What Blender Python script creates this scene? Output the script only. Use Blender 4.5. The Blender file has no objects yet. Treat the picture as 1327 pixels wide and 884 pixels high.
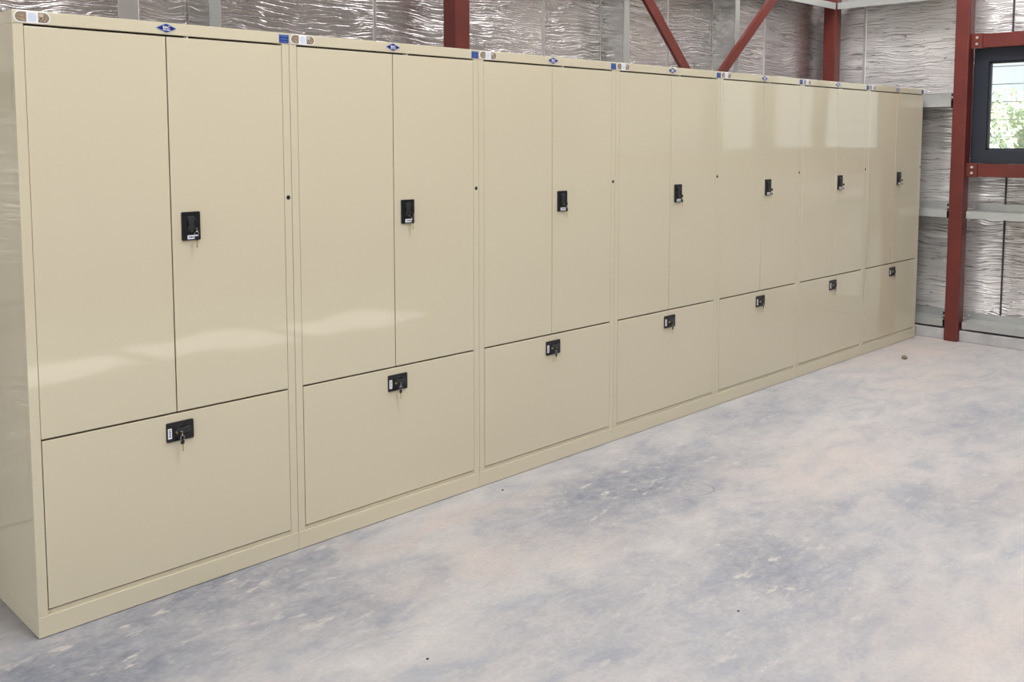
import bpy, bmesh, math, random
from mathutils import Vector, Matrix, noise as mnoise
random.seed(7)
C = bpy.context.scene.collection
sc = bpy.context.scene

# ------------------------------------------------------------------ camera, sky, light
FPX = 1243.77
cam_d = bpy.data.cameras.new('camera'); cam = bpy.data.objects.new('camera', cam_d); C.objects.link(cam)
cam_d.sensor_width = 36.0; cam_d.lens = FPX / 1327 * 36.0
cam_d.shift_y = -(442 - 287.35) / 1327
cam_d.clip_start = 0.05; cam_d.clip_end = 500
cam.location = (-0.94814, -3.00599, 1.52101)
cam.rotation_euler = (math.pi / 2 - 0.0859264, 0, -0.7800971)
sc.camera = cam

sc.view_settings.view_transform = 'Standard'
sc.view_settings.look = 'None'
sc.view_settings.exposure = 0.0
sc.view_settings.gamma = 1.0
sc.view_settings.use_curve_mapping = False

world = bpy.data.worlds.new('sky'); sc.world = world; world.use_nodes = True
wn = world.node_tree; wn.nodes.clear()
wo = wn.nodes.new('ShaderNodeOutputWorld'); wb = wn.nodes.new('ShaderNodeBackground')
wb.inputs[0].default_value = (0.90, 0.95, 1.0, 1); wb.inputs[1].default_value = 1.2
wn.links.new(wb.outputs[0], wo.inputs[0])

sun_d = bpy.data.lights.new('sun', 'SUN'); sun_d.energy = 24.0; sun_d.angle = math.radians(1.2)
sun_d.color = (1.0, 0.95, 0.86)
sun = bpy.data.objects.new('sun', sun_d); C.objects.link(sun)
SUN_DIR = Vector((0.12, 0.76, -0.62)).normalized()          # direction the light travels
sun.rotation_euler = SUN_DIR.to_track_quat('-Z', 'Y').to_euler()
sun.location = (0, -20, 15)

ROOF_FILL_E = 215.0
# area lights added under made-up roof sheets to light the room: (x, y, sx, sy)
ADDED_SKYLIGHTS = [(-3.0, -2.9, 1.1, 4.6), (0.9, -2.9, 1.1, 4.6), (4.7, -0.7, 1.3, 2.2)]
ROOF_Z = 4.9
for i, (x, y, sx, sy) in enumerate(ADDED_SKYLIGHTS):
    l = bpy.data.lights.new('added_roof_light', 'AREA'); l.shape = 'RECTANGLE'; l.size = sx; l.size_y = sy
    l.energy = ROOF_FILL_E * (0.5, 1.0, 0.88)[i]; l.color = (1.0, 0.985, 0.97)
    o = bpy.data.objects.new('added_roof_light', l); C.objects.link(o); o.location = (x, y, ROOF_Z - 0.06)

dl = bpy.data.lights.new('added_left_fill', 'AREA'); dl.shape = 'RECTANGLE'; dl.size = 3.4; dl.size_y = 3.2  # unseen fill lamp added to brighten the right wall
dl.energy = 170.0; dl.color = (0.97, 0.98, 1.0)
do = bpy.data.objects.new('added_left_fill', dl); C.objects.link(do); do.location = (-6.93, -3.0, 1.7); do.rotation_euler = (0, -math.pi / 2, 0)

# ------------------------------------------------------------------ helpers
def lin(c):
    c = c / 255.0
    return c / 12.92 if c <= 0.04045 else ((c + 0.055) / 1.055) ** 2.4
def rgb(r, g, b): return (lin(r), lin(g), lin(b), 1)

def mat(name, col, rough=0.5, metal=0.0, **kw):
    m = bpy.data.materials.new(name); m.use_nodes = True
    b = m.node_tree.nodes['Principled BSDF']
    b.inputs['Base Color'].default_value = col
    b.inputs['Roughness'].default_value = rough
    b.inputs['Metallic'].default_value = metal
    for k, v in kw.items(): b.inputs[k].default_value = v
    return m
class NT:
    """tiny node helper"""
    def __init__(s, m): s.t = m.node_tree; s.b = s.t.nodes['Principled BSDF']
    def n(s, typ, **kw):
        nd = s.t.nodes.new(typ)
        for k, v in kw.items(): setattr(nd, k, v)
        return nd
    def l(s, a, b): s.t.links.new(a, b)
    def math(s, op, a, b=None, c=None, clamp=False):
        nd = s.n('ShaderNodeMath', operation=op, use_clamp=clamp)
        for i, v in enumerate((a, b, c)):
            if v is None: continue
            if isinstance(v, (int, float)): nd.inputs[i].default_value = v
            else: s.l(v, nd.inputs[i])
        return nd.outputs[0]
    def ramp(s, fac, stops, interp='LINEAR'):
        nd = s.n('ShaderNodeValToRGB'); cr = nd.color_ramp; cr.interpolation = interp
        while len(cr.elements) < len(stops): cr.elements.new(0.5)
        for e, (p, c) in zip(cr.elements, stops):
            e.position = p; e.color = c if hasattr(c, '__len__') else (c, c, c, 1)
        s.l(fac, nd.inputs[0]); return nd.outputs[0]
    def mix(s, fac, a, b, blend='MIX'):
        nd = s.n('ShaderNodeMix', data_type='RGBA', blend_type=blend)
        if isinstance(fac, (int, float)): nd.inputs[0].default_value = fac
        else: s.l(fac, nd.inputs[0])
        for i, v in ((6, a), (7, b)):
            if isinstance(v, tuple): nd.inputs[i].default_value = v
            else: s.l(v, nd.inputs[i])
        return nd.outputs[2]
    def noise(s, vec, scale=5, detail=3, rough=0.5, dist=0.0, typ='FBM'):
        nd = s.n('ShaderNodeTexNoise', noise_type=typ)
        nd.inputs['Scale'].default_value = scale; nd.inputs['Detail'].default_value = detail
        nd.inputs['Roughness'].default_value = rough; nd.inputs['Distortion'].default_value = dist
        s.l(vec, nd.inputs['Vector']); return nd.outputs[0]
    def pos(s): return s.n('ShaderNodeNewGeometry').outputs['Position']
    def scale(s, v, xyz, off=(0, 0, 0)):
        nd = s.n('ShaderNodeMapping'); nd.inputs['Scale'].default_value = xyz; nd.inputs['Location'].default_value = off
        s.l(v, nd.inputs[0]); return nd.outputs[0]
    def bump(s, h, dist, strength=1.0):
        nd = s.n('ShaderNodeBump'); nd.inputs['Distance'].default_value = dist; nd.inputs['Strength'].default_value = strength
        s.l(h, nd.inputs['Height']); s.l(nd.outputs[0], s.b.inputs['Normal']); return nd

# ------------------------------------------------------------------ materials
CREAM = rgb(206, 198, 174)
def cream_mat():
    m = mat('cream_powder_coat', CREAM, 0.045)
    t = NT(m); t.b.inputs['IOR'].default_value = 1.55
    p = t.pos()
    h1 = t.noise(t.scale(p, (2.2, 2.2, 1.5)), 1.0, 1, 0.4)          # large soft panel waves
    h2 = t.noise(p, 420, 2, 0.5)                                     # orange peel
    h = t.math('ADD', t.math('MULTIPLY', h1, 0.006), t.math('MULTIPLY', h2, 0.000004))
    t.bump(h, 1.0, 1.0)
    return m
M_cream = cream_mat()
M_gap_shade = mat('door_gap_shade', rgb(90, 76, 58), 0.7)  # dark brown stands in for shade inside the door gaps
M_black = mat('black_plastic', rgb(22, 22, 25), 0.32)
M_black2 = mat('black_plastic_lever', rgb(38, 42, 44), 0.42)
M_brass = mat('brass', rgb(196, 170, 110), 0.35, 0.8)
M_steelring = mat('nickel_ring', rgb(200, 200, 198), 0.22, 1.0)
M_white = mat('white_label', rgb(232, 234, 238), 0.45)
M_blue = mat('blue_print', rgb(12, 32, 112), 0.35)
M_bluesk = mat('blue_sticker', rgb(18, 48, 122), 0.4)
M_paleblue = mat('pale_blue_print', rgb(170, 190, 220), 0.5)
M_midblue = mat('light_blue_print', rgb(104, 134, 190), 0.5)
M_labelblue = mat('label_blue_print', rgb(70, 90, 150), 0.5)
M_brown = mat('sticker_brown', rgb(140, 126, 108), 0.4)
M_brown2 = mat('sticker_dark_brown', rgb(96, 84, 70), 0.4)
M_tan = mat('sticker_tan', rgb(196, 182, 160), 0.4)
M_orange = mat('sticker_orange', rgb(186, 112, 66), 0.4)
M_hole = mat('hole_plug', rgb(12, 12, 12), 0.5)
def red_mat():
    m = mat('red_oxide_primer', rgb(126, 46, 36), 0.48)
    t = NT(m); p = t.pos()
    n = t.noise(p, 6, 4, 0.6)
    t.l(t.ramp(n, [(0.3, rgb(86, 30, 24)), (0.7, rgb(102, 38, 31))]), t.b.inputs['Base Color'])
    return m
M_red = red_mat()
def galv_mat():
    m = mat('galvanised_steel', rgb(196, 204, 204), 0.3, 0.45)
    t = NT(m); p = t.pos()
    v = t.n('ShaderNodeTexVoronoi'); v.inputs['Scale'].default_value = 200; t.l(p, v.inputs['Vector'])
    sep = t.n('ShaderNodeSeparateColor'); t.l(v.outputs['Color'], sep.inputs[0])
    t.l(t.ramp(sep.outputs[0], [(0, rgb(166, 168, 167)), (1, rgb(180, 182, 180))]), t.b.inputs['Base Color'])
    t.l(t.math('MULTIPLY_ADD', sep.outputs[1], 0.04, 0.30), t.b.inputs['Roughness'])
    return m
M_galv = galv_mat()
M_web = mat('smooth_zinc_web', rgb(205, 208, 206), 0.14, 1.0)
M_bolt = mat('zinc_bolt', rgb(190, 190, 186), 0.4, 0.7)
M_frame = mat('dark_window_frame', rgb(26, 32, 44), 0.45)
M_bars = mat('white_bars', rgb(225, 228, 226), 0.5)
def glass_mat():
    m = bpy.data.materials.new('window_glass'); m.use_nodes = True
    t = m.node_tree; t.nodes.clear()
    o = t.nodes.new('ShaderNodeOutputMaterial'); mx = t.nodes.new('ShaderNodeMixShader')
    tr = t.nodes.new('ShaderNodeBsdfTransparent'); gl = t.nodes.new('ShaderNodeBsdfGlossy'); fr = t.nodes.new('ShaderNodeFresnel')
    fr.inputs[0].default_value = 1.45; tr.inputs[0].default_value = (0.93, 0.96, 0.95, 1); gl.inputs['Roughness'].default_value = 0.02
    t.links.new(fr.outputs[0], mx.inputs[0]); t.links.new(tr.outputs[0], mx.inputs[1]); t.links.new(gl.outputs[0], mx.inputs[2])
    t.links.new(mx.outputs[0], o.inputs[0]); return m
M_glass = glass_mat()

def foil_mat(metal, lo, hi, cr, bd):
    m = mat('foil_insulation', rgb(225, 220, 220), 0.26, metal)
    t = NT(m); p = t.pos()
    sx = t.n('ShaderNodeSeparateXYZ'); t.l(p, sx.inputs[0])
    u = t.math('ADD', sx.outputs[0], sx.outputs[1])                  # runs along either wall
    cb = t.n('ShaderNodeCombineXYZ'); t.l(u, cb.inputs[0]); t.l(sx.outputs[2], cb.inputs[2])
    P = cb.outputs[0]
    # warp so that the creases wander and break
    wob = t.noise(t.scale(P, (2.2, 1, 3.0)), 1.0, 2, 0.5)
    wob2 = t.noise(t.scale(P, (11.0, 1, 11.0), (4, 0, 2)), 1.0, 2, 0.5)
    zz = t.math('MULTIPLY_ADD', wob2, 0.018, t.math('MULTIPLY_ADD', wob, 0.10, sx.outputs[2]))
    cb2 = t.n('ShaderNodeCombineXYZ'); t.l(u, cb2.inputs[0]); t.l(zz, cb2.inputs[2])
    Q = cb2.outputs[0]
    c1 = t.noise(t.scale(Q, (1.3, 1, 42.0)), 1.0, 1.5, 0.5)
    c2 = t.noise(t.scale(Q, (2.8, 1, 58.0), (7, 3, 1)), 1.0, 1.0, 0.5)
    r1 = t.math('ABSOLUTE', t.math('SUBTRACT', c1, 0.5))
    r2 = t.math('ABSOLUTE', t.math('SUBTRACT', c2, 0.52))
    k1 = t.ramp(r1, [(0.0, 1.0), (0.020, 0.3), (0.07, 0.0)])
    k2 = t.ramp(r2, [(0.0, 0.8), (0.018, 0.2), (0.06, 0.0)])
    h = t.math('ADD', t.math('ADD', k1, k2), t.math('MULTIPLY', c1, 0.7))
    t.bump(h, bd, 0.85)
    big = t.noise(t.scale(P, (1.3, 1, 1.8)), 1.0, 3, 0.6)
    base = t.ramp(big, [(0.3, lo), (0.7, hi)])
    base = t.mix(t.ramp(r1, [(0.0, cr), (0.007, cr * 0.55), (0.014, 0.0)]), base, rgb(110, 102, 104))  # crease shade put into the base colour as well as the bump
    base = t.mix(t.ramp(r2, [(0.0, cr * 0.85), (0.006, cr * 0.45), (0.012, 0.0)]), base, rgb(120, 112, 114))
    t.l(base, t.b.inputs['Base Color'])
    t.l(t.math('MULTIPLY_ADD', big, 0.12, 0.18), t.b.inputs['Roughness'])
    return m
M_foil_back_dim = foil_mat(0.85, rgb(190, 184, 184), rgb(214, 209, 208), 0.6, 0.0030)  # back wall copy, dimmer light put into a darker base
M_foil_right_lit = foil_mat(0.58, rgb(218, 215, 216), rgb(240, 239, 238), 0.85, 0.0042)  # same foil, stronger light on the right wall put into a paler, matter base
M_tape = mat('foil_tape', rgb(208, 206, 206), 0.3, 0.75)
M_seam = mat('seam_dark_strip', rgb(70, 62, 66), 0.7)

# floor blotches: (x, y, rx, ry, amount)  dark blue-grey trowel marks
DARK = [(2.30, -0.45, .75, .30, 1.0), (3.7, -0.30, .8, .22, .55), (2.05, -1.30, .45, .30, .85), (2.6, -1.15, .35, .22, .5),
        (0.55, -0.10, .6, .25, 1.0), (0.05, -0.30, .5, .30, 1.0), (0.80, -0.42, .35, .25, .8), (1.25, -1.15, .55, .30, .45), (3.1, -1.5, .5, .25, .5),
        (1.75, -0.95, .25, .2, .45), (4.4, -1.2, .6, .3, .4), (1.5, -1.6, .5, .3, .5), (1.95, -1.62, .5, .2, .6)]
PINK = [(1.6, -0.18, .6, .10, .8), (1.35, -0.55, .5, .12, .6), (6.0, -0.2, .8, .35, .9), (3.2, -0.9, .8, .35, .6), (5.2, -0.6, .7, .3, .5),
        (2.0, -2.0, .4, .25, .7), (1.7, -0.75, .35, .12, .5), (3.6, -1.7, .5, .3, .5)]
def floor_mat():
    m = mat('dusty_concrete', rgb(186, 184, 186), 0.62)
    t = NT(m); p = t.pos()
    sx = t.n('ShaderNodeSeparateXYZ'); t.l(p, sx.inputs[0])
    wx = t.math('MULTIPLY_ADD', t.noise(t.scale(p, (1, 1, 1)), 2.6, 4, 0.6), 0.9, t.math('SUBTRACT', sx.outputs[0], 0.45))
    wy = t.math('MULTIPLY_ADD', t.noise(t.scale(p, (1, 1, 1), (9, 4, 0)), 3.2, 4, 0.6), 0.7, t.math('SUBTRACT', sx.outputs[1], 0.35))
    def blobs(L):
        acc = None
        for x, y, rx, ry, a in L:
            dx = t.math('MULTIPLY', t.math('SUBTRACT', wx, x), 1 / rx); dy = t.math('MULTIPLY', t.math('SUBTRACT', wy, y), 1 / ry)
            d = t.math('ADD', t.math('MULTIPLY', dx, dx), t.math('MULTIPLY', dy, dy))
            g = t.math('MULTIPLY', t.math('POWER', 2.718, t.math('MULTIPLY', d, -1.0)), a)
            acc = g if acc is None else t.math('MAXIMUM', acc, g)
        return acc
    dk = blobs(DARK); pk = blobs(PINK)
    mott = t.noise(t.scale(p, (1.0, 1.9, 1)), 4.0, 7, 0.68, 0.5)
    fine = t.noise(t.scale(p, (1.0, 1.6, 1)), 17.0, 6, 0.7, 0.7)
    base = t.ramp(mott, [(0.30, rgb(144, 148, 156)), (0.50, rgb(168, 166, 167)), (0.68, rgb(180, 176, 175))])
    f1 = t.math('MULTIPLY', pk, t.math('MULTIPLY_ADD', mott, 0.9, 0.25), clamp=True)
    base = t.mix(f1, base, rgb(180, 167, 160))
    f2 = t.math('MULTIPLY', dk, t.ramp(fine, [(0.32, 0.9), (0.55, 0.55), (0.72, 0.25)]), clamp=True)
    base = t.mix(f2, base, rgb(92, 99, 114))
    # pale chips and scuffs, mostly inside the darker patches
    ch = t.noise(t.scale(p, (1.2, 2.6, 1), (3, 8, 0)), 6.5, 7, 0.66, 0.2)
    chip = t.math('MULTIPLY', t.ramp(ch, [(0.585, 0.0), (0.66, 1.0)]), t.math('MULTIPLY_ADD', dk, 0.8, 0.06))
    base = t.mix(chip, base, rgb(190, 182, 175))
    sp = t.noise(p, 60, 3, 0.6)
    base = t.mix(0.10, base, t.ramp(sp, [(0.3, 0.25), (0.7, 0.85)]), 'OVERLAY')
    t.l(base, t.b.inputs['Base Color'])
    t.l(t.math('MULTIPLY_ADD', fine, 0.3, 0.45), t.b.inputs['Roughness'])
    t.bump(t.math('ADD', t.math('MULTIPLY', fine, 0.6), t.math('MULTIPLY', sp, 0.2)), 0.003, 0.6)
    return m
M_floor = floor_mat()
def curb_mat():
    m = mat('concrete_kerb', rgb(170, 170, 170), 0.8)
    t = NT(m); n = t.noise(t.pos(), 7, 5, 0.6)
    t.l(t.ramp(n, [(0.3, rgb(150, 152, 156)), (0.7, rgb(186, 182, 180))]), t.b.inputs['Base Color']); return m
M_curb = curb_mat()
M_roof = mat('roof_underside', rgb(128, 122, 120), 0.6)
M_sheet_wall = mat('grey_brown_wall_sheet', rgb(120, 112, 106), 0.6)
M_sheet = mat('added_skylight_sheet', rgb(235, 238, 235), 0.5)
M_ground = mat('outside_ground', rgb(150, 140, 112), 0.9)
def leaf_mat(name, col):
    m = bpy.data.materials.new(name); m.use_nodes = True; t = m.node_tree; t.nodes.clear()
    o = t.nodes.new('ShaderNodeOutputMaterial'); mx = t.nodes.new('ShaderNodeMixShader'); mx.inputs[0].default_value = 0.5
    a = t.nodes.new('ShaderNodeBsdfDiffuse'); b = t.nodes.new('ShaderNodeBsdfTranslucent'); a.inputs[0].default_value = col; b.inputs[0].default_value = col
    t.links.new(a.outputs[0], mx.inputs[1]); t.links.new(b.outputs[0], mx.inputs[2]); t.links.new(mx.outputs[0], o.inputs[0]); return m
M_leafA = leaf_mat('leaves_green', rgb(186, 198, 176))
M_leafB = leaf_mat('leaves_yellow_green', rgb(206, 210, 160))
M_leafC = leaf_mat('leaves_grey_green', rgb(186, 196, 186))
M_ow = mat('added_wall_render', rgb(128, 120, 108), 0.9)
M_bark = mat('bark', rgb(110, 95, 80), 0.9)

# ------------------------------------------------------------------ mesh building
class MB:
    def __init__(s): s.bm = bmesh.new(); s.mats = []
    def mi(s, m):
        if m not in s.mats: s.mats.append(m)
        return s.mats.index(m)
    def box(s, x0, x1, y0, y1, z0, z1, m, bev=0.0, seg=2):
        b = bmesh.new(); bmesh.ops.create_cube(b, size=1)
        for v in b.verts: v.co = Vector(((x0 + x1) / 2 + v.co.x * (x1 - x0), (y0 + y1) / 2 + v.co.y * (y1 - y0), (z0 + z1) / 2 + v.co.z * (z1 - z0)))
        if bev: bmesh.ops.bevel(b, geom=b.edges[:] , offset=bev, segments=seg, affect='EDGES', profile=0.5)
        s.add(b, m); return s
    def add(s, b, m, M=None):
        i = s.mi(m)
        for f in b.faces: f.material_index = i
        if M is not None: bmesh.ops.transform(b, matrix=M, verts=b.verts)
        me = bpy.data.meshes.new('tmp'); b.to_mesh(me); b.free(); s.bm.from_mesh(me); bpy.data.meshes.remove(me)
    def poly(s, pts, thick, m, M=None, bev=0.0):
        """outline in (x, z) extruded from y=0 to y=-thick"""
        b = bmesh.new(); vs = [b.verts.new((x, 0, z)) for x, z in pts]
        f = b.faces.new(vs); r = bmesh.ops.extrude_face_region(b, geom=[f])
        for v in r['geom']:
            if isinstance(v, bmesh.types.BMVert): v.co.y -= thick
        bmesh.ops.recalc_face_normals(b, faces=b.faces)
        if bev:
            es = [e for e in b.edges if all(abs(v.co.y + thick) < 1e-7 for v in e.verts)]
            bmesh.ops.bevel(b, geom=es, offset=bev, segments=2, affect='EDGES', profile=0.5)
        s.add(b, m, M); return s
    def tube(s, pts, r, m, seg=8, closed=False, M=None):
        b = bmesh.new(); n = len(pts); rings = []
        for i, p in enumerate(pts):
            p = Vector(p)
            a = Vector(pts[(i - 1) % n]) if (closed or i > 0) else p
            c = Vector(pts[(i + 1) % n]) if (closed or i < n - 1) else p
            d = (c - a).normalized(); up = Vector((0, 1, 0)) if abs(d.y) < 0.9 else Vector((1, 0, 0))
            u = d.cross(up).normalized(); v = d.cross(u).normalized()
            rings.append([b.verts.new(p + r * (math.cos(t) * u + math.sin(t) * v)) for t in [2 * math.pi * k / seg for k in range(seg)]])
        for i in range(n if closed else n - 1):
            A = rings[i]; B = rings[(i + 1) % n]
            for k in range(seg): b.faces.new((A[k], A[(k + 1) % seg], B[(k + 1) % seg], B[k]))
        if not closed: b.faces.new(rings[0][::-1]); b.faces.new(rings[-1])
        bmesh.ops.recalc_face_normals(b, faces=b.faces)
        for f in b.faces: f.smooth = True
        s.add(b, m, M); return s
    def prism(s, prof, p0, p1, m, ux, uy):
        """profile [(a,b)] in axes ux, uy swept from p0 to p1"""
        b = bmesh.new(); p0 = Vector(p0); p1 = Vector(p1); ux = Vector(ux); uy = Vector(uy)
        A = [b.verts.new(p0 + ux * a + uy * c) for a, c in prof]; B = [b.verts.new(p1 + ux * a + uy * c) for a, c in prof]
        n = len(prof)
        for i in range(n): b.faces.new((A[i], A[(i + 1) % n], B[(i + 1) % n], B[i]))
        b.faces.new(A[::-1]); b.faces.new(B); bmesh.ops.recalc_face_normals(b, faces=b.faces)
        s.add(b, m); return s
    def build(s, name, parent=None, smooth=False):
        me = bpy.data.meshes.new(name); s.bm.to_mesh(me); s.bm.free()
        for m in s.mats: me.materials.append(m)
        if smooth:
            for f in me.polygons: f.use_smooth = True
        o = bpy.data.objects.new(name, me); C.objects.link(o)
        if parent: o.parent = parent
        return o
def empty(name, loc=(0, 0, 0)):
    o = bpy.data.objects.new(name, None); C.objects.link(o); o.location = loc; o.empty_display_size = 0.1; return o
def tag(o, label, cat, group=None, kind=None):
    o['label'] = label; o['category'] = cat
    if group: o['group'] = group
    if kind: o['kind'] = kind
    return o
def struct(o): o['kind'] = 'structure'; return o
def copy_tree(o, parent=None):
    c = o.copy(); C.objects.link(c)
    if parent: c.parent = parent
    for ch in list(KIDS.get(o.name, o.children)): copy_tree(ch, c)
    return c
KIDS = {}
def kids_snapshot(o):
    KIDS[o.name] = [c for c in o.children]
    for c in o.children: kids_snapshot(c)
def rrect(x0, x1, z0, z1, r, n=5):
    pts = []
    for cx, cz, a0 in ((x1 - r, z1 - r, 0), (x0 + r, z1 - r, 90), (x0 + r, z0 + r, 180), (x1 - r, z0 + r, 270)):
        for k in range(n + 1):
            a = math.radians(a0 + 90 * k / n); pts.append((cx + r * math.cos(a), cz + r * math.sin(a)))
    return pts
def circ(cx, cz, r, n=20): return [(cx + r * math.cos(2 * math.pi * k / n), cz + r * math.sin(2 * math.pi * k / n)) for k in range(n)]
def text_mesh(txt, size, m, name, M, parent):
    cu = bpy.data.curves.new(name, 'FONT'); cu.body = txt; cu.size = size; cu.align_x = 'CENTER'; cu.align_y = 'CENTER'
    cu.extrude = 0.00015; cu.offset = size * 0.02
    t = bpy.data.objects.new(name, cu); C.objects.link(t)
    dg = bpy.context.evaluated_depsgraph_get(); me = bpy.data.meshes.new_from_object(t.evaluated_get(dg))
    bpy.data.objects.remove(t); bpy.data.curves.remove(cu)
    me.transform(M); me.materials.clear(); me.materials.append(m)
    for f in me.polygons: f.material_index = 0
    o = bpy.data.objects.new(name, me); C.objects.link(o); o.parent = parent; return o

# ------------------------------------------------------------------ the room
XW = 6.68; YB = 0.97          # foil planes of the far (right) and back walls
Y_END = -5.6; X_END = -7.0
def grid_wall(name, axis, const, a0, a1, z0, z1, hole, sgn, seams, step=0.06):
    """slightly pillowed sheet; axis 'x': wall runs along x at y=const; hole=(a0,a1,z0,z1) list"""
    b = bmesh.new()
    aa = []; a = a0
    cuts = sorted(set([a0, a1] + [h[i] for h in hole for i in (0, 1)]))
    zc = sorted(set([z0, z1] + [h[i] for h in hole for i in (2, 3)]))
    def sub(c, st):
        out = []
        for p, q in zip(c[:-1], c[1:]):
            n = max(1, int(round((q - p) / st))); out += [p + (q - p) * k / n for k in range(n)]
        return out + [c[-1]]
    A = sub(cuts, step); Z = sub(zc, step)
    V = {}
    for i, u in enumerate(A):
        d = min([abs(u - s) for s in seams] or [1])
        fl_ = 1 - math.exp(-(d / 0.12) ** 2); pill = 0.012 * fl_
        for j, z in enumerate(Z):
            w = pill + fl_ * (0.010 * mnoise.noise(Vector((u * 1.4, const, z * 2.1))) + 0.006 * mnoise.noise(Vector((u * 2.0, const + 4, z * 11))))
            n = const + sgn * w
            V[i, j] = b.verts.new((u, n, z) if axis == 'x' else (n, u, z))
    for i in range(len(A) - 1):
        for j in range(len(Z) - 1):
            um = (A[i] + A[i + 1]) / 2; zm = (Z[j] + Z[j + 1]) / 2
            if any(h[0] < um < h[1] and h[2] < zm < h[3] for h in hole): continue
            b.faces.new((V[i, j], V[i + 1, j], V[i + 1, j + 1], V[i, j + 1]))
    bmesh.ops.delete(b, geom=[v for v in b.verts if not v.link_faces], context='VERTS')
    for f in b.faces: f.smooth = True
    me = bpy.data.meshes.new(name); b.to_mesh(me); b.free(); me.materials.append(M_foil_back_dim)
    o = bpy.data.objects.new(name, me); C.objects.link(o); struct(o)
    md = o.modifiers.new('thickness', 'SOLIDIFY'); md.thickness = 0.03; md.offset = 1.0 if False else 0.0
    return o

f = MB(); f.box(X_END, XW + 0.3, Y_END, YB + 0.2, -0.15, 0.0, M_floor); struct(f.build('floor'))
BSEAMS = [-1.71, -0.48, 0.75, 2.0, 3.23, 4.46, 5.71]
RSEAMS = [0.60, -0.53, -1.75, -2.97, -4.2]
wb_ = grid_wall('wall_back', 'x', YB, X_END, XW + 0.02, 0.0, ROOF_Z, [], -1, BSEAMS)
W0, W1 = 1.345, 2.185                     # window z range (outer frame)
WIN = [(-2.10, -0.33)]
RW = [(-2.02, -0.312, W0, W1), (-5.4, -3.7, W0, W1)]
wr_ = grid_wall('wall_right', 'y', XW, Y_END, YB, 0.0, ROOF_Z, RW, -1, RSEAMS)
wr_.data.materials[0] = M_foil_right_lit
# seams: a thin overlap lip and a strip of tape beside it, on both sheeted walls
tp = MB()
for s in BSEAMS:
    wd = 0.045 if s == 0.75 else 0.011
    tp.box(s - wd, s + wd, YB - 0.018, YB - 0.004, 0.1, ROOF_Z - 0.1, M_tape, 0.004)
struct(tp.build('trim_1'))
tp = MB()
for s in RSEAMS[:2]:
    zz = [(0.1, ROOF_Z)] if s > 0 else [(0.1, 1.24), (2.29, ROOF_Z)]
    for a, b2 in zz:
        tp.box(XW - 0.018, XW - 0.006, s - (0.012 if s > 0 else 0.06), s + (0.012 if s > 0 else 0.0), a, b2, M_tape if s > 0 else M_foil_right_lit, 0.003)
        
        if s < 0: tp.box(XW - 0.036, XW - 0.006, s, s + 0.006, a, b2, M_seam)  # darker strip along the seam
struct(tp.build('trim_2'))
# front wall with three windows, left wall with a doorway
fw_ = MB()
FWIN = [(0.62, 1.45), (1.62, 2.72), (2.92, 3.9)]
xs = [X_END] + [v for w in FWIN for v in w] + [XW + 0.1]
for i in range(0, len(xs) - 1, 2): fw_.box(xs[i], xs[i + 1], Y_END - 0.06, Y_END, 0, ROOF_Z, M_sheet_wall)
for a, b2 in FWIN:
    fw_.box(a, b2, Y_END - 0.06, Y_END, 0, 1.30, M_sheet_wall); fw_.box(a, b2, Y_END - 0.06, Y_END, 1.90, ROOF_Z, M_sheet_wall)
struct(fw_.build('wall_front'))
lw = MB(); lw.box(X_END - 0.06, X_END, Y_END, -4.8, 0, ROOF_Z, M_sheet_wall); lw.box(X_END - 0.06, X_END, -1.2, YB, 0, ROOF_Z, M_sheet_wall)
lw.box(X_END - 0.06, X_END, -4.8, -1.2, 3.4, ROOF_Z, M_sheet_wall); struct(lw.build('wall_left'))
# roof with openings filled by made-up sheets above the added area lights
rf = MB(); SL = sorted(ADDED_SKYLIGHTS)
xs = [X_END - 0.1] + [v for s in SL for v in (s[0] - s[2] / 2, s[0] + s[2] / 2)] + [XW + 0.2]
for i in range(0, len(xs) - 1, 2): rf.box(xs[i], xs[i + 1], Y_END - 0.1, YB + 0.2, ROOF_Z, ROOF_Z + 0.05, M_roof)
for x, y, sx, sy in SL:
    rf.box(x - sx / 2, x + sx / 2, Y_END - 0.1, y - sy / 2, ROOF_Z, ROOF_Z + 0.05, M_roof)
    rf.box(x - sx / 2, x + sx / 2, y + sy / 2, YB + 0.2, ROOF_Z, ROOF_Z + 0.05, M_roof)
struct(rf.build('ceiling'))
for k, (x, y, sx, sy) in enumerate(SL):
    q = MB().box(x - sx / 2, x + sx / 2, y - sy / 2, y + sy / 2, ROOF_Z + 0.0, ROOF_Z + 0.012, M_sheet).build('added_ceiling_panel'); struct(q)
# concrete kerb at the foot of the right wall
kb = MB(); kb.box(6.465, XW + 0.12, Y_END, YB, 0, 0.083, M_curb, 0.004); struct(kb.build('baseboard_right'))
kb = MB(); kb.box(X_END, 6.465, 0.755, YB + 0.12, 0, 0.083, M_curb, 0.004); struct(kb.build('baseboard_back'))

# ------------------------------------------------------------------ red steel frame
def hollow(name, x0, x1, y0, y1, z0, z1):
    return MB().box(x0, x1, y0, y1, z0, z1, M_red, 0.008, 3).build(name)
CB0, CB1 = 2.335, 2.435
c1 = hollow('steel_column', CB0, CB1, 0.72, 0.82, 0, ROOF_Z)
tag(c1, 'dark red steel column against the foil wall behind the second cabinet', 'column')
c2 = hollow('steel_column', 6.47, 6.57, 0.76, 0.865, 0, ROOF_Z)
tag(c2, 'dark red steel column standing in the room corner behind the sixth cabinet', 'column')
c3 = hollow('steel_column', 6.425, 6.53, -0.307, -0.205, 0, ROOF_Z)
tag(c3, 'bright red steel column standing on the floor between cabinets and window', 'column')
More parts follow.
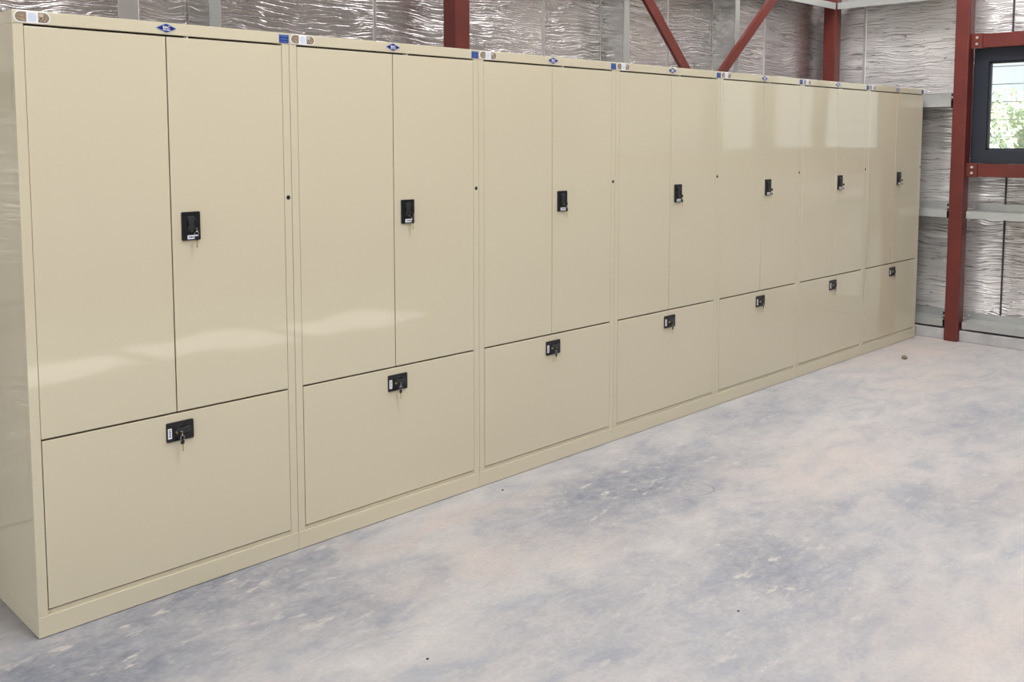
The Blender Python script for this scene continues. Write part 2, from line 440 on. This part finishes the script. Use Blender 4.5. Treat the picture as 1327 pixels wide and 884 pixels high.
# window head and sill channels
def channel(z0, z1, label):
    o = MB()
    prof = [(0, 0), (0.06, 0), (0.06, 0.006), (0.006, 0.006), (0.006, z1 - z0 - 0.006), (0.06, z1 - z0 - 0.006), (0.06, z1 - z0), (0, z1 - z0)]
    o.prism(prof, (6.475, -0.325, z0), (6.475, -3.4, z0), M_red, (1, 0, 0), (0, 0, 1))
    e = o.build('steel_beam'); tag(e, label, 'beam')
    cl = MB().box(6.465, 6.474, -0.385, -0.307, z0 - 0.004, z1 + 0.004, M_red, 0.001).build('cleat', e)
    for k, zz in enumerate((z0 + 0.28 * (z1 - z0), z0 + 0.74 * (z1 - z0))):
        b = MB(); b.poly(circ(0, 0, 0.0105, 6), 0.007, M_bolt, Matrix.Translation((6.466, -0.348, zz)) @ Matrix.Rotation(-math.pi / 2, 4, 'Z'))
        b.build('bolt', e)
    return e
channel(2.186, 2.285, 'red steel channel across the top of the dark window')
channel(1.245, 1.338, 'red steel channel under the dark window with two bolts')
# cross braces (flat angles) on the back wall
def brace(p0, p1, w, y, label):
    p0 = Vector((p0[0], y, p0[1])); p1 = Vector((p1[0], y, p1[1])); d = (p1 - p0).normalized(); n = Vector((-d.z, 0, d.x))
    prof = [(-w / 2, 0), (w / 2, 0), (w / 2, 0.006), (-w / 2 + 0.006, 0.006), (-w / 2 + 0.006, 0.024), (-w / 2, 0.024)]
    o = MB(); o.prism(prof, p0, p1, M_red, n, (0, 1, 0)); e = o.build('diagonal_brace'); tag(e, label, 'brace', None); return e
def ext(a, b, z):       # point of line a-b at height z
    t = (z - a[1]) / (b[1] - a[1]); return (a[0] + t * (b[0] - a[0]), z)
LA, LB = (3.915, 2.37), (4.33, 1.96); RA, RB = (5.36, 2.52), (4.72, 1.97)
brace(ext(LA, LB, 3.9), ext(LA, LB, 0.2), 0.070, 0.690, 'dark red diagonal brace sloping down to the right above the cabinets')
brace(ext(RA, RB, 3.3), ext(RA, RB, 0.2), 0.066, 0.680, 'dark red diagonal brace sloping down to the left above the cabinets')

# ------------------------------------------------------------------ galvanised girts and studs
def zprof(d=0.182, fl=0.052, t=0.003):
    # a: depth into the wall (0 = room side), b: up.  room-side flange hangs down, outer flange stands up, web level
    return [(0, 0), (0, -fl), (t, -fl), (t, -t), (d, -t), (d, fl), (d - t, fl), (d - t, 0)]
girts = []
for z, za in ((0.151, 'bottom'), (0.984, 'low'), (1.814, 'middle'), (2.617, 'top')):
    # back wall, hidden by the cabinets except the top one at the corner
    o = MB(); o.prism(zprof(), (X_END + 0.1, 0.752, z), (6.452, 0.752, z), M_galv, (0, 1, 0), (0, 0, 1)); e = o.build('wall_girt')
    tag(e, {'bottom': 'galvanised steel girt along the foot of the back wall behind the cabinets', 'low': 'galvanised steel girt on the back wall at the height of the cabinet locks',
            'middle': 'galvanised steel girt on the back wall just below the cabinet tops', 'top': 'galvanised steel girt on the back wall above the cabinets, meeting the corner'}[za], 'girt', 'girts on the back wall')
    # right wall, between corner and column
    y1 = -0.180 if za != 'top' else -0.2
    o = MB(); o.prism(zprof(), (6.462, 0.742, z), (6.462, y1, z), M_galv, (1, 0, 0), (0, 0, 1)); e = o.build('wall_girt')
    tag(e, {'bottom': 'short galvanised girt just above the kerb between cabinets and red column', 'low': 'short galvanised girt at lock height between cabinets and red column',
            'middle': 'short pale galvanised girt just below the cabinet top line beside the red column', 'top': 'long galvanised girt running from the corner to the red column above the cabinets'}[za], 'girt', 'girts on the right wall')
    # right of the column
    if za in ('bottom', 'low'):
        o = MB(); o.prism(zprof(), (6.462, -0.322, z), (6.462, -5.5, z), M_galv, (1, 0, 0), (0, 0, 1)); e = o.build('wall_girt')
        tag(e, {'bottom': 'long galvanised girt low on the right wall just above the concrete kerb', 'low': 'long galvanised girt on the right wall halfway between window and floor'}[za], 'girt', 'girts on the right wall')
# cleats with bolts beside the column
for z in (0.151, 0.984, 1.814):
    o = MB().box(6.53, 6.536, -0.205, -0.155, z - 0.06, z + 0.05, M_black).build('girt_cleat'); 
    tag(o, {0.151: 'small dark bolted cleat beside the red column just above the kerb', 0.984: 'small dark bolted cleat beside the red column at lock height', 1.814: 'small dark bolted cleat beside the red column near the cabinet top line'}[z], 'bracket', 'cleats beside the red column')
    for k in (0.0,):
        b = MB(); b.poly(circ(0, 0, 0.009, 6), 0.008, M_bolt, Matrix.Translation((6.529, -0.168, z + 0.02)) @ Matrix.Rotation(-math.pi / 2, 4, 'Z')); b.build('bolt', o)
def stud(x, label):
    d, fl, t = 0.188, 0.052, 0.003
    # web faces the camera side (left), room-side flange runs to the right, outer flange to the left
    prof = [(0, 0), (fl, 0), (fl, 0.016), (fl - t, 0.016), (fl - t, t), (t, t), (t, d), (0, d)]
    o = MB(); o.prism(prof, (x, 0.745, 0.09), (x, 0.745, ROOF_Z), M_galv, (1, 0, 0), (0, 1, 0))
    o.prism([(0, 0.004), (-0.0004, 0.004), (-0.0004, d - 0.004), (0, d - 0.004)], (x, 0.745, 0.09), (x, 0.745, ROOF_Z), M_web, (1, 0, 0), (0, 1, 0)); e = o.build('wall_stud')
    return tag(e, label, 'stud', 'vertical studs on the back wall')
stud(1.0, 'galvanised vertical stud above the nearest cabinet against the foil wall')
stud(3.73, 'speckled galvanised vertical stud left of the diagonal braces')
stud(4.97, 'galvanised vertical stud partly crossed by the left leaning brace')

# ------------------------------------------------------------------ window
def window(idx, y0, y1, panes):
    w = empty('window_%d' % idx, (0, 0, 0)); struct(w)
    X0, X1 = 6.53, 6.60
    fr = MB(); t = 0.095
    fr.box(X0, X1, y0, y1, W1 - 0.10, W1, M_frame, 0.003); fr.box(X0, X1, y0, y1, W0, W0 + 0.095, M_frame, 0.003)
    ys = [y1] + [v for p in panes for v in p] + [y0]
    for i in range(0, len(ys), 2):
        fr.box(X0, X1, ys[i + 1], ys[i], W0 + 0.09, W1 - 0.095, M_frame, 0.003)
    fr.build('window_frame', w)
    for a, b in panes:
        # sash bead
        bd = MB(); s = 0.014
        bd.box(X0 + 0.012, X0 + 0.04, b, a, W1 - 0.10 - s, W1 - 0.10, M_frame); bd.box(X0 + 0.012, X0 + 0.04, b, a, W0 + 0.095, W0 + 0.095 + s, M_frame)
        bd.box(X0 + 0.012, X0 + 0.04, a - s, a, W0 + 0.095, W1 - 0.1, M_frame); bd.box(X0 + 0.012, X0 + 0.04, b, b + s, W0 + 0.095, W1 - 0.1, M_frame)
        bd.build('sash', w)
        MB().box(X0 + 0.03, X0 + 0.034, b, a, W0 + 0.09, W1 - 0.095, M_glass).build('glass_pane', w)
    for z in (1.535, 1.665, 1.795, 1.925, 2.055):
        MB().tube([(X1 + 0.05, y0 + 0.02, z), (X1 + 0.05, y1 - 0.02, z)], 0.003, M_bars, 8).build('security_bar', w)
    return w
window(1, -2.02, -0.310, [(-0.415, -0.86), (-0.975, -1.365), (-1.56, -1.93)])
window(2, -5.4, -3.7, [(-3.80, -4.2), (-4.32, -4.72), (-4.85, -5.3)])

# ------------------------------------------------------------------ outside
w_ = MB(); w_.box(-9, 14, -9.3, -9.1, -0.4, 3.0, M_ow, 0.01); struct(w_.build('wall_added_outside'))  # unseen wall added to keep bright sky out of the cabinet reflections
g = MB(); g.box(-60, 90, -60, 60, -0.5, -0.3, M_ground); struct(g.build('ground'))
def tree(x, y, h, r, m, label):
    t = empty('tree', (x, y, -0.3))
    tr = MB(); tr.tube([(0, 0, 0), (0.1, 0.05, h * 0.4), (0, 0, h * 0.75)], 0.12, M_bark, 8); tr.build('trunk', t)
    b = bmesh.new(); rnd = random.Random(int(x * 7 + y * 13))
    cl = [(rnd.uniform(-r, r) * 0.7, rnd.uniform(-r, r) * 0.7, h * rnd.uniform(0.3, 0.95), r * rnd.uniform(0.3, 0.55)) for _ in range(26)]
    for k in range(5200):
        c = cl[k % len(cl)]; v = Vector((rnd.gauss(0, 1), rnd.gauss(0, 1), rnd.gauss(0, 1))).normalized() * c[3] * rnd.uniform(0.65, 1.05)
        p = Vector(c[:3]) + v; s = rnd.uniform(0.06, 0.13)
        a = Vector((rnd.gauss(0, 1), rnd.gauss(0, 1), rnd.gauss(0, 1))).normalized(); q = a.orthogonal().normalized()
        b.faces.new([b.verts.new(p + a * s), b.verts.new(p + q * s * 0.5), b.verts.new(p - a * s), b.verts.new(p - q * s * 0.5)])
    me = bpy.data.meshes.new('foliage'); b.to_mesh(me); b.free(); me.materials.append(m)
    o = bpy.data.objects.new('foliage', me); C.objects.link(o); o.parent = t
    tag(t, label, 'tree', 'trees outside the window')
tree(21.5, 5.4, 2.3, 1.2, M_leafC, 'grey green bushy tree at the left edge of the window view')
tree(20.0, 2.6, 2.35, 1.1, M_leafA, 'pale green tree seen through the middle of the window pane')
tree(17.0, 0.6, 2.05, 0.8, M_leafB, 'yellow green bush at the lower right of the window view')
tree(27.0, 2.4, 3.0, 1.7, M_leafC, 'hazy grey green tree behind the yellow green bush')
tree(28.0, 7.5, 2.9, 1.8, M_leafA, 'pale green tree behind the grey green one')

# ------------------------------------------------------------------ cabinets
W = 0.914; H = 1.8944; D = 0.457; G = 0.0005
ZP = 0.0686; ZC = 1.856          # plinth top, underside of the top cap
SX = 0.030                        # stile width
def make_body(parent):
    b = MB(); x0, x1 = G, W - G; m = M_cream
    PB = 0.0015                     # cap and plinth stand a hair proud of the stiles
    # plinth and cap with thin shadow joints
    b.box(x0, x1, 0.0, D, 0.002, ZP - 0.0012, m, 0.0015)
    b.box(x0, x1, 0.0, D, ZC, H, m, 0.0018)
    # side skins, back, stiles
    b.box(x0 + 0.0004, x0 + 0.02, 0.028, D - 0.002, ZP - 0.002, ZC + 0.001, m)
    b.box(x1 - 0.02, x1 - 0.0004, 0.028, D - 0.002, ZP - 0.002, ZC + 0.001, m)
    b.box(x0 + 0.01, x1 - 0.01, D - 0.02, D - 0.004, ZP - 0.002, ZC + 0.001, m)
    b.box(x0 + 0.0004, SX, PB, 0.03, ZP - 0.001, ZC + 0.001, m, 0.0006)
    b.box(W - SX, x1 - 0.0004, PB, 0.03, ZP - 0.001, ZC + 0.001, m, 0.0006)
    # recessed bottom rail and a dark sheet, shade painted behind the door gaps
    b.box(SX - 0.001, W - SX + 0.001, 0.006, 0.03, ZP - 0.001, 0.0822, m, 0.0006)
    b.box(SX - 0.001, W - SX + 0.001, 0.034, 0.05, ZP - 0.001, ZC + 0.001, M_gap_shade)
    return b.build('body', parent)
def plate_set(parent, M, depth=0.0):
    """lock escutcheon 65 x 95 mm, origin at its centre, facing -y"""
    def B(): return MB()
    def fin(mb, name):
        o = mb.build(name, parent); o.data.transform(M); return o
    p = MB(); p.poly(rrect(-.0325, .0325, -.0475, .0475, .004), 0.006, M_black, None, 0.0015)
    o = fin(p, 'lock_plate'); 
    d = MB(); 
    ring = [(0.0215 * math.cos(a) + 0.0015, -0.006, 0.0215 * math.sin(a) + 0.004) for a in [2 * math.pi * k / 36 for k in range(36)]]
    d.tube(ring, 0.0016, M_black, 8, True); fin(d, 'dish_rim')
    l = MB(); pts = [(-.011, -.019), (-.0085, -.004), (-.0085, .004), (-.013, .020), (-.008, .026), (.008, .026), (.013, .020), (.0085, .004), (.0085, -.004), (.011, -.019), (.005, -.0245), (-.005, -.0245)]
    l.poly([(x + .0015, z + .008) for x, z in pts], 0.012, M_black2, Matrix.Translation((-0.0045, -0.003, 0)), 0.002)
    o = fin(l, 'turn_handle'); o['label'] = 'dark grey turn handle'
    c = MB(); c.poly(circ(.0005, -.0125, .0055, 20), 0.0145, M_brass, None, 0.0008); c.box(0.000, 0.001, -0.0150, -0.0142, -.0158, -.0092, M_black)
    o = fin(c, 'lock_cylinder'); o['label'] = 'brass lock cylinder'
    w = MB(); w.poly(rrect(-.0145, .0205, -.0435, -.0300, .0015), 0.0005, M_white, Matrix.Translation((0, -0.006, 0)))
    for k, (a, b2) in enumerate(((-.010, -.006), (-.0045, .002), (.0035, .008), (.0095, .0155))):
        w.poly([(a, -.0390), (b2, -.0390), (b2 - .0004, -.0345), (a + .0004, -.0345)], 0.0003, M_labelblue, Matrix.Translation((0, -0.0065, 0)))
    o = fin(w, 'lock_label'); o['label'] = 'white label with blue print'
def make_door(parent, name, xa, xb, za, zb, lock):
    e = empty(name) if False else None
    d = MB(); d.box(xa, xb, 0.0008, 0.022, za, zb, M_cream, 0.0014, 2)
    o = d.build(name, parent)
    if lock == 'door': plate_set(o, Matrix.Translation((0.5255, 0.001, 1.2335)))
    if lock == 'drawer': plate_set(o, Matrix.Translation((0.4665, 0.001, 0.5515)) @ Matrix.Rotation(math.radians(90), 4, 'Y'))
    return o
def badge(parent):
    cx, cz = 0.4615, 1.8765
    b = MB(); b.poly([(-.0335, 0), (-.031, .0015), (-.002, .0142), (.002, .0142), (.031, .0015), (.0335, 0), (.031, -.0015), (.002, -.0142), (-.002, -.0142), (-.031, -.0015)], 0.0016, M_midblue, Matrix.Translation((cx, 0, cz)))
    b.poly([(-.030, 0), (0, .0128), (.030, 0), (0, -.0128)], 0.0006, M_blue, Matrix.Translation((cx, -0.0016, cz)))
    o = b.build('brand_badge', parent); o['label'] = 'blue diamond badge'
    text_mesh('BAC', 0.0125, M_white, 'badge_lettering', Matrix.Translation((cx, -0.0024, cz + 0.0015)) @ Matrix.Rotation(math.pi / 2, 4, 'X'), o)
    u = MB(); u.box(cx - .0125, cx + .0125, -0.0026, -0.0020, cz - .0072, cz - .0050, M_white); u.build('badge_underline', o)
def blue_sticker(parent):
    x0, x1, z0, z1 = 0.8715, 0.9125, 1.8580, 1.8895
    b = MB(); b.box(x0, x1, -0.0006, 0.0004, z0, z1, M_white)
    b.box(x0 + .001, x1 - .001, -0.0009, -0.0003, z0 + .001, z1 - .001, M_bluesk)
    rows = [(.0285, .0018, 0.72), (.0245, .0028, 0.86), (.0175, .0014, 0.5), (.0140, .0022, 0.86), (.0065, .0022, 0.80)]
    for dz, hh, wf in rows:
        xx = (x0 + x1) / 2; ww = (x1 - x0) * wf / 2; x = xx - ww; rr = random.Random(int(dz * 1e5))
        while x < xx + ww:
            a = rr.uniform(.002, .006); b.box(x, min(x + a, xx + ww), -0.0012, -0.0006, z0 + dz - hh / 2, z0 + dz + hh / 2, M_midblue); x += a + .0008
    o = b.build('warranty_sticker', parent); o['label'] = 'small blue sticker with pale lines of print'
def oval_sticker(parent):
    cx, cz = 0.0555, 1.8755; rx, rz = 0.0505, 0.0172
    def stad(hw, hh, n=12):
        pts = []
        for k in range(n + 1):
            a = -math.pi / 2 + math.pi * k / n; pts.append((hw - hh + hh * math.cos(a), hh * math.sin(a)))
        for k in range(n + 1):
            a = math.pi / 2 + math.pi * k / n; pts.append((-(hw - hh) + hh * math.cos(a), hh * math.sin(a)))
        return pts
    T = lambda y: Matrix.Translation((cx, y, cz))
    b = MB(); b.poly(stad(rx, rz), 0.0007, M_white, T(0))
    def dshape(sgn, m, y, s=1.0):
        hw, hh = rx - .0028, rz - .0028; xi = 0.0165; pts = [(xi, -hh), (hw - hh, -hh)]
        for k in range(1, 12):
            a = -math.pi / 2 + math.pi * k / 12; pts.append((hw - hh + hh * math.cos(a), hh * math.sin(a)))
        pts += [(hw - hh, hh), (xi, hh)]
        b.poly([(sgn * x, z) for x, z in pts], 0.0003, m, T(y))
    dshape(-1, M_brown, -0.0007); dshape(1, M_brown, -0.0007)
    # left half: fingers of tan and orange; right half: herringbone and a pale patch
    for z, xa, xb, m in ((.0085, -.036, -.020, M_orange), (.0035, -.040, -.024, M_tan), (-.001, -.036, -.022, M_orange), (-.0055, -.040, -.026, M_tan), (-.0095, -.034, -.020, M_tan)):
        b.poly([(xa, z), (xb, z - .0011), (xb, z + .0011)], 0.0003, m, T(-0.001))
    for k in range(6):
        x = 0.0185 + k * 0.0048
        for s in (-1, 1):
            if x > 0.036 and s < 0: continue
            b.poly([(x, -.011), (x + .0016, -.011), (x + .0016 + s * .006, .000), (x + s * .006, .000)] if 0.0165 < x + s * .006 < 0.046 else [(x, -.011), (x + .0016, -.011), (x + .0012, -.004), (x, -.004)], 0.0003, M_tan if k % 2 else M_brown2, T(-0.001))
    b.poly(rrect(.0185, .031, .002, .0125, .003), 0.0003, M_tan, T(-0.0013))
    for z, hw in ((.0095, .009), (.0055, .012), (.0015, .0125), (-.0025, .012), (-.0065, .010), (-.0105, .011)):
        b.poly([(-hw, z - .0008), (hw, z - .0008), (hw, z + .0008), (-hw, z + .0008)], 0.0003, M_paleblue, T(-0.0007))
    o = b.build('oval_sticker', parent); o['label'] = 'white rimmed oval sticker with brown ends and pale blue print'

def make_cabinet():
    r = empty('storage_cabinet')
    make_body(r)
    make_door(r, 'door', SX + 0.0012, 0.4578, 0.6170, 1.8495, None)
    make_door(r, 'door', 0.4618, W - SX - 0.0016, 0.6170, 1.8495, 'door')
    make_door(r, 'drawer', SX + 0.0028, W - SX - 0.0016, 0.0860, 0.6105, 'drawer')
    p = MB(); p.poly(circ(0, 0, .0078, 24), 0.0012, M_hole, Matrix.Translation((W - 0.0150, 0.0018, 1.3122)), 0.0003); o = p.build('hole_plug', r); o['label'] = 'round black plug'
    MB().box(0.5335, 0.5375, 0.004, 0.03, 1.8490, 1.8565, M_white).build('door_buffer', r)
    badge(r); blue_sticker(r); oval_sticker(r)
    return r
CLAB = ['tall cream steel cabinet nearest the camera with its left side panel showing',
        'second tall cream steel cabinet from the left, a red column behind its top',
        'third tall cream steel cabinet from the left, between the red column and the braces',
        'middle one of the seven tall cream cabinets, a brace ending behind its top',
        'fifth tall cream steel cabinet from the left, a galvanised stud behind its top',
        'tall cream steel cabinet second from the far end, below the corner column',
        'farthest tall cream steel cabinet at the right end of the row near the window wall']
cab0 = make_cabinet(); kids_snapshot(cab0)
cabs = []
for i in range(7):
    c = cab0 if i == 0 else copy_tree(cab0)
    c.location = (i * W, 0, 0); tag(c, CLAB[i], 'cabinet', 'row of cream steel cabinets'); cabs.append(c)

# ------------------------------------------------------------------ keys
def key_mesh(name, parent, M, half=False):
    k = MB()
    k.poly([(x, z) for x, z in rrect(-.0072, .0072, -.0075, .0075, .0045)], 0.0042, M_black, Matrix.Translation((0, 0.002, 0)), 0.001)
    k.poly([(-.0022, -.007), (.0026, -.007), (.0026, -.0300), (.0006, -.0335), (-.0014, -.0310), (-.0022, -.029), (-.0012, -.027), (-.0022, -.025), (-.0012, -.022), (-.0022, -.020)], 0.0018, M_brass, Matrix.Translation((0, 0.0008, 0)), 0.0003)
    o = k.build(name, parent); o.data.transform(M); return o
def ring_pts(c, r, tilt, n=24):
    out = []
    for k in range(n):
        a = 2 * math.pi * k / n; v = Vector((r * math.cos(a), 0, r * math.sin(a))); v.rotate(Matrix.Rotation(tilt, 3, 'Z')); out.append(Vector(c) + v)
    return out
def make_keys(cyl, hang, name='key_set'):
    """cyl: (x,z) of the cylinder, hang: (x,z) of the centre of the hanging key's head, relative to plate centre"""
    r = empty(name)
    # key pushed into the cylinder, head standing out from the plate
    M = Matrix.Translation((cyl[0], -0.027, cyl[1])) @ Matrix.Rotation(math.radians(90), 4, 'X') @ Matrix.Rotation(math.radians(90), 4, 'Y') @ Matrix.Scale(0.62, 4)
    k = MB(); k.box(-.0016, .0016, -.0345, -.0195, -.0060, .0060, M_black, 0.001); k.box(-.0008, .0008, -.020, -.0150, -.0028, .0028, M_brass)
    o = k.build('key', r); o.data.transform(Matrix.Translation((cyl[0], 0, cyl[1])))
    rc = ((cyl[0] + hang[0]) / 2 + 0.001, -0.0300, (cyl[1] + hang[1]) / 2 + 0.002)
    q = MB(); q.tube(ring_pts((hang[0], -0.0285, hang[1] + 0.0145), 0.0088, 0.35), 0.0008, M_steelring, 6, True); q.build('key_ring', r)
    q = MB(); q.tube(ring_pts((cyl[0] + .006, -0.0300, cyl[1] + .0005), 0.0058, 0.5), 0.0007, M_steelring, 6, True); q.build('key_ring', r)
    key_mesh('key', r, Matrix.Translation((hang[0], -0.0275, hang[1])) @ Matrix.Rotation(0.35, 4, 'Z') @ Matrix.Rotation(-0.05, 4, 'Y'))
    return r
kd = make_keys((.0005, -.0125), (.0065, -.0395)); kw = make_keys((-.0125, -.0005), (-.0040, -.0320))
kids_snapshot(kd); kids_snapshot(kw)
WHERE = ['the nearest cabinet', 'the second cabinet from the left', 'the third cabinet from the left', 'the middle cabinet', 'the fifth cabinet from the left', 'the sixth cabinet from the left', 'the farthest cabinet']
for i in range(7):
    a = kd if i == 0 else copy_tree(kd); b = kw if i == 0 else copy_tree(kw)
    a.location = (i * W + 0.5255, 0.001, 1.2335); b.location = (i * W + 0.4665, 0.001, 0.5515)
    tag(a, 'brass keys hanging at the upper door lock of ' + WHERE[i], 'keys', 'keys in the door locks')
    tag(b, 'brass keys hanging at the lower drawer lock of ' + WHERE[i], 'keys', 'keys in the drawer locks')

# ------------------------------------------------------------------ bits on the floor
def crumb(x, y, s, m, label, flat=0.4):
    b = bmesh.new(); bmesh.ops.create_icosphere(b, subdivisions=2, radius=s)
    for v in b.verts:
        v.co *= 1 + 0.35 * mnoise.noise(v.co * (2.2 / s) + Vector((x, y, 0))); v.co.z = max(v.co.z * flat, -s * flat * 0.6)
    me = bpy.data.meshes.new('floor_debris'); b.to_mesh(me); b.free(); me.materials.append(m)
    o = bpy.data.objects.new('floor_debris', me); C.objects.link(o); o.location = (x, y, s * flat * 0.6); tag(o, label, 'debris', 'small debris on the floor'); return o
M_deb = mat('dark_debris', rgb(46, 42, 40), 0.8); M_deb2 = mat('brown_debris', rgb(120, 104, 84), 0.8)
crumb(5.60, -0.262, 0.020, M_deb2, 'small brown scrap on the floor by the foot of the farthest cabinet', 0.8)
crumb(1.67, -1.40, 0.0045, M_deb, 'tiny black crumb on the bare floor right of the picture centre')
crumb(0.772, -0.915, 0.0045, M_deb, 'tiny black crumb on the floor at the bottom edge of the picture')
crumb(1.875, -0.095, 0.005, M_deb, 'tiny dark crumb on the floor beside the plinth of the third cabinet')
# curved scratch in the concrete
sp = [(2.53, -0.60), (2.565, -0.655), (2.56, -0.71), (2.525, -0.745), (2.47, -0.748), (2.42, -0.725), (2.37, -0.69)]
b = bmesh.new(); prev = None
for k, (x, y) in enumerate(sp):
    a = Vector(sp[max(k - 1, 0)]); c = Vector(sp[min(k + 1, len(sp) - 1)]); d = (c - a).normalized(); n = Vector((-d.y, d.x)) * 0.0022 * (1 - abs(k - 3) / 4)
    cur = (b.verts.new((x + n.x, y + n.y, 0.0004)), b.verts.new((x - n.x, y - n.y, 0.0004)))
    if prev: b.faces.new((prev[0], cur[0], cur[1], prev[1]))
    prev = cur
me = bpy.data.meshes.new('scratch'); b.to_mesh(me); b.free(); me.materials.append(mat('scratch_grey', rgb(104, 106, 112), 0.7))
o = bpy.data.objects.new('scratch', me); C.objects.link(o); o.parent = bpy.data.objects['floor']
